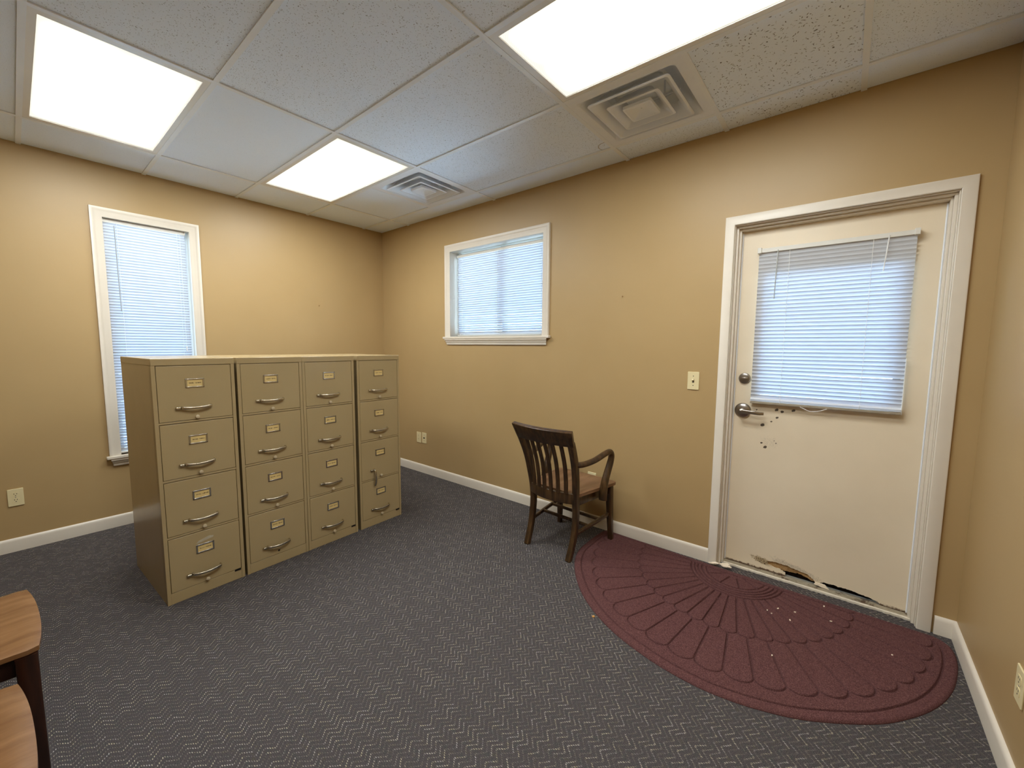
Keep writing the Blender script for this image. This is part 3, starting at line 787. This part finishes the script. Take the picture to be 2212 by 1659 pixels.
# ------------------------------------------------------------------ armchair by the wall
def armchair(loc, rot):
    root = thing('armchair', 'dark wooden armchair with slatted back facing the wall beside the door mat', 'chair', loc, rot)
    wd, S = M['wood'], []
    rx, fx = .178, .216            # half spans of rear and front legs
    py = [(-.222, 0), (-.175, .13), (-.152, .28), (-.158, .40), (-.176, .52), (-.205, .64), (-.255, .76), (-.278, .800), (-.297, .840)]
    for sx in (-1, 1):
        bot = .0
        pts = spline([(sx*(rx-.004*(z < .1)+.075*max(0, z-.40)), y, z) for y, z in py], 5)
        n = len(pts)
        mb = MB(); mb.sweep(pts, rrect(.020, .019, .006, 3), up=(1,0,0), scale=[(.85+.25*math.sin(min(1, i/n*1.3)*math.pi*.5), .95 if i < n-8 else .70) for i in range(n)])
        mb.build('rear_leg', wd, root)
        zf = .0 if sx < 0 else .0107
        mb = MB(); mb.sweep([(sx*(fx+.006), .232, zf), (sx*fx, .222, .20), (sx*(fx-.004), .212, .402)], rrect(.021, .021, .005, 3), up=(0,1,0), scale=[.72, .88, 1.05])
        mb.build('front_leg', wd, root)
    # saddle seat
    def seat_half(y): return lerp(.196, .252, (y+.165)/.415)
    nx, ny = 24, 20; vs = []; fs = []
    for top in (1, 0):
        for j in range(ny+1):
            y = lerp(-.165, .250, j/ny)
            for i in range(nx+1):
                u = -1+2*i/nx
                hw = seat_half(y) - (.012 if j in (0, ny) else 0)
                yy = y + (.012*(1-u*u) if j > ny-4 else 0)
                dip = .011*max(0, 1-((abs(u)-.45)/.4)**2)*max(0, 1-((y+.01)/.17)**2)
                edge = .006 if (i in (0, nx) or j in (0, ny)) else 0
                vs.append((u*hw, yy, .438-dip-edge if top else .408+edge*.6))
    m = (nx+1)*(ny+1)
    for j in range(ny):
        for i in range(nx):
            a = j*(nx+1)+i
            fs.append((a, a+1, a+nx+2, a+nx+1)); fs.append((m+a, m+a+nx+1, m+a+nx+2, m+a+1))
    rim = [i for i in range(nx+1)]+[j*(nx+1)+nx for j in range(1, ny+1)]+[ny*(nx+1)+i for i in range(nx-1, -1, -1)]+[j*(nx+1) for j in range(ny-1, 0, -1)]
    for a, b in zip(rim, rim[1:]+rim[:1]): fs.append((a, a+m, b+m, b))
    MB().add(vs, fs).build('seat', M['woodtop'], root)
    # aprons
    mb = MB()
    for sx in (-1, 1): mb.sweep([(sx*(rx-.002), -.155, .378), (sx*(fx-.008), .215, .378)], rrect(.009, .030, .003, 2), up=(0,0,1))
    mb.sweep([(-fx, .216, .378), (fx, .216, .378)], rrect(.009, .030, .003, 2), up=(0,0,1))
    mb.build('apron', wd, root)
    # back: bowed lower rail, crest, six slats
    bow = lambda x, k: -k*(1-(x/rx)**2)
    def arc(y, z, k, h, tk, name, lean=0, ext=0):
        xs_ = [lerp(-rx-ext, rx+ext, i/16) for i in range(17)]
        mb = MB(); mb.sweep([(x, y-k*(1-(x/(rx+ext))**2), z) for x in xs_], rrect(tk, h, .005, 3), up=(0, lean, 1))
        return mb.build(name, wd, root, bevel=.011 if name == 'crest_rail' else 0, seg=3)
    arc(-.168, .400, .045, .036, .011, 'back_rail')
    arc(-.284, .818, .038, .055, .015, 'crest_rail', lean=-.50, ext=.056)
    prof_ = [(.432, -.178), (.52, -.186), (.62, -.205), (.70, -.232), (.775, -.262)]
    for k in range(6):
        x = lerp(-.130, .130, k/5)
        pts = spline([(x*(1+.22*(z-.43)), y+bow(x, .045), z) for z, y in prof_], 5)
        mb = MB(); mb.sweep(pts, rrect(.0045, .0145, .002, 2), up=(1,0,0)); mb.build('slat', wd, root)
    # arms: run from the post, bow out, turn down to the side of the seat
    for sx in (-1, 1):
        pts = spline([(sx*.194, -.196, .632), (sx*.214, -.130, .628), (sx*.240, -.045, .642), (sx*.256, .050, .668), (sx*.262, .106, .676), (sx*.262, .136, .655), (sx*.258, .136, .610), (sx*.252, .110, .540), (sx*.249, .080, .470), (sx*.249, .062, .400), (sx*.249, .060, .352)], 6)
        n = len(pts); scl = []
        for i in range(n):
            t = i/(n-1)
            k = 1.0 if t < .5 else 1.0+.35*math.sin((t-.5)/.5*math.pi*.5)
            scl.append((k, k) if t < .85 else (.75*k, 1.15*k))
        mb = MB(); mb.tube(pts, .0195, 12, up=(sx,0,.2), scale=scl)
        mb.build('arm', wd, root)
        for yy, zz in ((.060, .385), (.072, .42)): MB().lathe([(.006,0),(.004,.004)], (sx*.266, yy, zz), (sx,0,0), 10).build('peg', wd, root)
    # stretchers
    for sx in (-1, 1):
        MB().sweep([(sx*(rx+.004), -.165, .162), (sx*(fx-.002), .222, .200)], rrect(.009, .012, .004, 2), up=(0,0,1)).build('side_stretcher', wd, root)
    for y, z in ((-.02, .178), (.10, .190)):
        x = lerp(rx, fx, (y+.165)/.387)
        MB().sweep([(-x, y, z), (x, y, z)], rrect(.009, .010, .003, 2), up=(0,0,1)).build('cross_stretcher', wd, root)
    return root
armchair((2.716, -.352, 0), R(-3.7))

# ------------------------------------------------------------------ wooden side chairs at the left
def side_chair(loc, rot, label):
    root = thing('side_chair', label, 'chair', loc, rot, 'wooden chairs at the lower left')
    hw = .245
    nx, ny = 20, 18; vs = []; fs = []
    for top in (1, 0):
        for j in range(ny+1):
            y = lerp(-.43, 0, j/ny)
            for i in range(nx+1):
                u = -1+2*i/nx
                w = lerp(.205, hw, j/ny)-(.010 if j == ny else 0)
                yy = y+(.016*(1-abs(u)**2.5) if j > ny-3 else 0)
                edge = .005 if (i in (0, nx) or j in (0, ny)) else 0
                dip = .008*max(0, 1-((abs(u)-.45)/.42)**2)*max(0, 1-((y+.22)/.18)**2)
                vs.append((u*w, yy, .450-dip-edge if top else .428+edge*.5))
    m = (nx+1)*(ny+1)
    for j in range(ny):
        for i in range(nx):
            a = j*(nx+1)+i
            fs.append((a, a+1, a+nx+2, a+nx+1)); fs.append((m+a, m+a+nx+1, m+a+nx+2, m+a+1))
    rim = [i for i in range(nx+1)]+[j*(nx+1)+nx for j in range(1, ny+1)]+[ny*(nx+1)+i for i in range(nx-1, -1, -1)]+[j*(nx+1) for j in range(ny-1, 0, -1)]
    for a, b in zip(rim, rim[1:]+rim[:1]): fs.append((a, a+m, b+m, b))
    MB().add(vs, fs).build('seat', M['oak'], root)
    mb = MB()
    for sx in (-1, 1): mb.sweep([(sx*(hw-.028), -.03, .397), (sx*.178, -.40, .397)], rrect(.010, .031, .003, 2), up=(0,0,1))
    mb.sweep([(-hw+.025, -.030, .397), (hw-.025, -.030, .397)], rrect(.010, .031, .003, 2), up=(0,0,1))
    mb.sweep([(-.18, -.405, .397), (.18, -.405, .397)], rrect(.010, .031, .003, 2), up=(0,0,1))
    mb.build('apron', M['oak_shaded'], root)
    for sx in (-1, 1):
        MB().sweep([(sx*(hw-.020), -.022, 0), (sx*(hw-.022), -.027, .428)], rrect(.024, .024, .006, 3), up=(0,1,0), scale=[.85, 1]).build('front_leg', M['oak_shaded'], root)
        MB().sweep(spline([(sx*.185, -.455, 0), (sx*.185, -.415, .22), (sx*.187, -.412, .43), (sx*.192, -.45, .65), (sx*.196, -.50, .84)], 5), rrect(.018, .018, .005, 3), up=(1,0,0)).build('rear_leg', M['oak_shaded'], root)
        MB().sweep([(sx*(hw-.022), -.03, .17), (sx*.185, -.42, .17)], rrect(.008, .011, .003, 2), up=(0,0,1)).build('side_stretcher', M['oak_shaded'], root)
    MB().sweep([(-.195, -.492, .80), (-.1, -.515, .80), (0, -.522, .80), (.1, -.515, .80), (.195, -.492, .80)], rrect(.010, .045, .004, 3), up=(0,-.3,1)).build('crest_rail', M['oak_shaded'], root)
    for k in range(5):
        x = lerp(-.12, .12, k/4)
        MB().sweep(spline([(x, -.41, .44), (x, -.435, .60), (x, -.50, .76)], 5), rrect(.005, .013, .002, 2), up=(1,0,0)).build('slat', M['oak_shaded'], root)
    return root
S1 = side_chair((2.066, -2.797, 0), R(2.2), 'brown wooden chair at the left edge nearer the filing cabinets, dark front leg showing')
dup(S1, (2.712, -2.822, 0), R(2.2), 'brown wooden chair at the bottom left corner, nearest the camera')

# ------------------------------------------------------------------ half-oval door mat
def door_mat():
    out = [(2.868,-.022),(2.852,-.045),(2.846,-.12),(2.844,-.25),(2.853,-.40),(2.885,-.51),(2.930,-.600),(3.000,-.705),(3.110,-.830),(3.236,-.930),(3.400,-1.018),(3.590,-1.074),(3.750,-1.092),(3.870,-1.084),(4.000,-1.052),(4.150,-.985),(4.333,-.850),(4.440,-.730),(4.524,-.600),(4.585,-.455),(4.621,-.304),(4.634,-.19),(4.630,-.115),(4.612,-.078),(4.585,-.058)]
    sp = spline([(x, y, 0) for x, y in out], 8)
    back = [(4.585,-.058), (4.3,-.052), (4.0,-.050), (3.6,-.042), (3.28,-.033), (2.868,-.022)]
    bk = [];
    for (a, b), (c, e) in zip(back, back[1:]):
        for k in range(40): bk.append(Vector((lerp(a, c, k/40), lerp(b, e, k/40), 0)))
    loop = [Vector((p.x, p.y, 0)) for p in sp[:-1]]+bk
    # resample by length
    L = [0]
    for a, b in zip(loop, loop[1:]+loop[:1]): L.append(L[-1]+(b-a).length)
    N = 2200; res = []; k = 0
    for i in range(N):
        s = L[-1]*i/N
        while L[k+1] < s: k += 1
        a, b = loop[k], loop[(k+1) % len(loop)]; t = (s-L[k])/max(1e-9, L[k+1]-L[k]); res.append((lerp(a.x, b.x, t), lerp(a.y, b.y, t)))
    cx, cy = 3.735, -.40
    hx, hy, ax, ay, NP = 3.735, -.055, .84, .93, 22
    dth = math.pi/NP
    def groove(x, y):
        dx, dy = (x-hx)/ax, (hy-y)/ay
        rho = math.hypot(dx, dy); th = math.atan2(dy, dx); d = 9.
        if dy < 0: return 9.
        if rho < .30:
            for q in (.292, .268, .244, .220): d = min(d, abs(rho-q)*.88)
            if rho < .20:
                d = min(d, abs(rho-.19)*.88)
                f = th/(math.pi/5); f = abs(f-round(f)); d = min(d, f*math.pi/5*rho*.88) if rho > .07 else d
            return d
        f = th/dth-.5; fi = f-math.floor(f); t = 2*fi-1
        cr = .628+.034*math.sqrt(max(0, 1-t*t))
        if rho < cr: d = min(d, min(fi, 1-fi)*dth*rho*.88)
        d = min(d, abs(rho-cr)*.80)
        f = th/dth; fi = f-math.floor(f); t = 2*fi-1
        c2 = .945+.05*math.sqrt(max(0, 1-t*t))
        if cr < rho < c2: d = min(d, min(fi, 1-fi)*dth*rho*.88)
        d = min(d, abs(rho-c2)*.80)
        return d
    NRm = 380; vs = [(cx, cy, .0105)]; 
    for r in range(1, NRm+1):
        t = r/NRm; t = t**.85
        for (ox, oy) in res:
            x, y = cx+(ox-cx)*t, cy+(oy-cy)*t
            ed = (1-t)*math.hypot(ox-cx, oy-cy)
            g_ = groove(x, y)
            if ed > .03: pass
            g_ = min(g_, abs(ed-.046) if True else 9, abs(ed-.034) if oy > -.07 else 9)
            if ed < .046: g_ = abs(ed-.046)
            z = .0105-.0088*math.exp(-(g_/.0040)**4)
            if ed < .012: z -= .0085*(1-ed/.012)**2
            vs.append((x, y, z))
    b0 = len(vs)
    vs += [(ox, oy, .0002) for ox, oy in res]
    fs = [(0, 1+i, 1+(i+1) % N) for i in range(N)]
    for r in range(NRm):
        a = 1+r*N; b = a+N
        fs += [(a+i, b+i, b+(i+1) % N, a+(i+1) % N) for i in range(N)]
    mb = MB(); mb.v = vs; mb.f = fs; mb.mi = [0]*len(fs)
    o = mb.build('door_mat', M['mat'], recalc=False)
    for p in o.data.polygons: p.use_smooth = True
    # geometry sits at world coordinates: shift origin to the mat's middle
    o.data.transform(Matrix.Translation((-cx, -cy, 0))); o.location = (cx, cy, 0)
    return tag(o, 'maroon half oval door mat with embossed petals in front of the door', 'door mat')
door_mat()

# ------------------------------------------------------------------ plates, switch, nails
def plate(name, label, cat, c, n, kind, group=None):
    """c centre on wall, n outward normal"""
    rot = {(0,-1): 0, (1,0): R(90), (-1,0): R(-90)}[n]
    root = thing(name, label, cat, c, rot, group)
    f = lambda u, v, d: (u, -d, v)
    MB().prism(rrect(.035, .0575, .004, 3), f, .0, .0055).build('plate', M['plate'], root, bevel=.002)
    if kind == 'outlet':
        for z in (-.0195, .0195):
            mb = MB().prism(rrect(.0165, .0145, .008, 4), lambda u, v, d: (u, -d, v+z), .005, .0068)
            fc = mb.build('socket', M['plate'], root)
            mb = MB().box(-.0075, -.0050, -.0072, -.006, z+.0005, z+.0085).box(.0045, .0070, -.0072, -.006, z+.001, z+.008).lathe([(.0026,0),(.0026,.0012)], (0, -.006, z-.0075), (0,-1,0), 10)
            mb.build('slots', M['slot'], fc, smooth=False)
        MB().lathe([(.003,0),(.002,.0012)], (0, -.0055, 0), (0,-1,0), 10).build('screw', M['nickel'], root)
    elif kind == 'jack':
        MB().box(-.011, .011, -.0066, -.005, -.008, .008).build('jack', M['slot'], root)
        for z in (-.03, .03): MB().lathe([(.0035,0),(.002,.0012)], (0, -.0055, z), (0,-1,0), 10).build('screw', M['slot'], root)
    else:
        MB().box(-.0055, .0055, -.0062, -.005, -.012, .012).build('toggle_slot', M['slot'], root, smooth=False)
        MB().sweep([(0, -.005, .002), (0, -.017, .009)], rrect(.0042, .005, .0015, 2), up=(1,0,0)).build('toggle', M['plate'], root)
        for z in (-.030, .030): MB().lathe([(.003,0),(.002,.0012)], (0, -.0055, z), (0,-1,0), 10).build('screw', M['slot'], root)
    return root
plate('light_switch', 'ivory toggle light switch on the wall left of the door', 'light switch', (3.4235, 0, 1.165), (0,-1), 'switch')
plate('wall_outlet', 'ivory double outlet low on the door wall, left of the pair by the cabinets', 'outlet', (.624, 0, .382), (0,-1), 'outlet')
plate('phone_jack', 'ivory jack plate low on the wall, right of the outlet by the cabinets', 'wall plate', (.715, 0, .386), (0,-1), 'jack')  # telephone jack plate, no power socket
plate('wall_outlet', 'ivory outlet low on the wall hidden behind the armchair seat', 'outlet', (2.724, 0, .362), (0,-1), 'outlet')
plate('wall_outlet', 'ivory double outlet low on the left wall below the tall window', 'outlet', (0, -2.832, .362), (1,0), 'outlet')
plate('wall_outlet', 'ivory outlet on the right wall at the right edge past the door mat', 'outlet', (W, -.848, .335), (-1,0), 'outlet')
def nail(loc, n, label):
    o = MB().lathe([(.0012,-.004),(.0012,.010),(.0045,.010),(.0045,.012),(.002,.013)], (0,0,0), n, 10).build('nail', M['nail'])
    o.location = loc; return tag(o, label, 'nail')
nail((2.928, 0, 1.734), (0,-1,0), 'small brass nail in the wall between the wide window and the door')
nail((0, -.756, 1.779), (1,0,0), 'small nail in the left wall between the tall window and the room corner')

# ------------------------------------------------------------------ debris
def flake(name, loc, sx, sy, h, rot, mt, label, cat, group=None, seed=0):
    rr = random.Random(seed); n = 9
    pts = [((sx*rr.uniform(.7, 1))*math.cos(2*math.pi*k/n), (sy*rr.uniform(.7, 1))*math.sin(2*math.pi*k/n)) for k in range(n)]
    mb = MB(); mb.prism(pts, lambda u, v, d: (u, v, d+.15*u*(d > 0)), 0, h)
    o = mb.build(name, mt); o.location = loc; o.rotation_euler = (0,0,rot); return tag(o, label, cat, group)
chips = [(3.977,-.296),(4.049,-.274),(4.036,-.367),(4.195,-.243),(4.163,-.115),(4.000,-.706),(4.413,-.354),(3.936,-.349),(3.957,-.365)]
for k, (x, y) in enumerate(chips):
    flake('paint_chip', (x, y, .0106), .0065 if k < 5 else .004, .0035, .0025, rnd.uniform(0, 3), M['chip'], 'tiny white paint chip lying on the maroon door mat', 'paint chip', 'white chips on the door mat', k)
flake('crumb', (3.259, -.972, 0), .009, .006, .006, .4, M['crumb'], 'small orange crumb on the carpet beside the mat edge', 'crumb', None, 31)
# splintered scraps at the foot of the left door casing
def scrap(loc, rot, pts, label):
    mb = MB(); mb.prism(pts, lambda u, v, d: (u, v, d+.02*math.sin(u*70)+.02), 0, .004)
    mb2 = MB(); mb2.prism(pts, lambda u, v, d: (u, v, d+.006*(1+math.sin(u*60+v*40))), 0, .005)
    o = mb2.build('wood_scrap', M['chip']); o.location = loc; o.rotation_euler = (0,0,rot)
    return tag(o, label, 'wood scrap', 'splintered scraps by the door casing')
scrap((3.660, .010, .002), -.25, jag([(-.034,-.012),(-.018,.014),(.012,.016),(.034,.004),(.026,-.012),(0,-.018),(-.034,-.012)], .003, 21)[:-1], 'crumpled cream scrap of rotten wood at the foot of the left door casing')
scrap((3.606, -.030, .010), -.1, jag([(-.032,-.006),(-.01,.008),(.03,.006),(.026,-.006),(0,-.009),(-.032,-.006)], .002, 22)[:-1], 'smaller white splinter beside the scrap at the left door casing')
scrap((3.676, -.026, .0105), -.3, jag([(-.030,-.004),(0,.007),(.03,.006),(.032,-.003),(0,-.008),(-.030,-.004)], .002, 23)[:-1], 'yellowish splinter lying on the mat edge below the crumpled scrap')

# ------------------------------------------------------------------ daylight
w = bpy.data.worlds.new('overcast_sky'); sc.world = w; w.use_nodes = True
bg = w.node_tree.nodes['Background']; bg.inputs[0].default_value = (.57, .79, 1.0, 1); bg.inputs[1].default_value = 15

# ------------------------------------------------------------------ camera
cam = bpy.data.cameras.new('camera'); co = bpy.data.objects.new('camera', cam); COL.objects.link(co)
yaw, pitch, roll, f = 2.2632, -.0930, .0065, 882.407
fw = Vector((math.cos(pitch)*math.cos(yaw), math.cos(pitch)*math.sin(yaw), math.sin(pitch)))
r0 = fw.cross(Vector((0,0,1))).normalized(); u0 = r0.cross(fw)
r1 = r0*math.cos(roll)+u0*math.sin(roll); u1 = -r0*math.sin(roll)+u0*math.cos(roll)
mw = Matrix((( r1.x, u1.x, -fw.x, 4.1703), (r1.y, u1.y, -fw.y, -2.7776), (r1.z, u1.z, -fw.z, 1.3763), (0,0,0,1)))
co.matrix_world = mw
cam.sensor_fit = 'HORIZONTAL'; cam.sensor_width = 36; cam.lens = f/2212*36
cam.shift_x = 11.257/2212; cam.shift_y = 1.191/2212
cam.clip_start = .02
sc.camera = co

# ------------------------------------------------------------------ view and light transport
vs_ = sc.view_settings
sc.display_settings.display_device = 'sRGB'
vs_.view_transform = 'Standard'; vs_.look = 'None'; vs_.exposure = 0.0; vs_.gamma = 1.0; vs_.use_curve_mapping = False
cy = sc.cycles
cy.max_bounces = 9; cy.diffuse_bounces = 5; cy.glossy_bounces = 3; cy.transmission_bounces = 4; cy.transparent_max_bounces = 8
cy.caustics_reflective = False; cy.caustics_refractive = False; cy.sample_clamp_indirect = 6
cy.use_denoising = True; cy.use_adaptive_sampling = True; cy.adaptive_threshold = .05
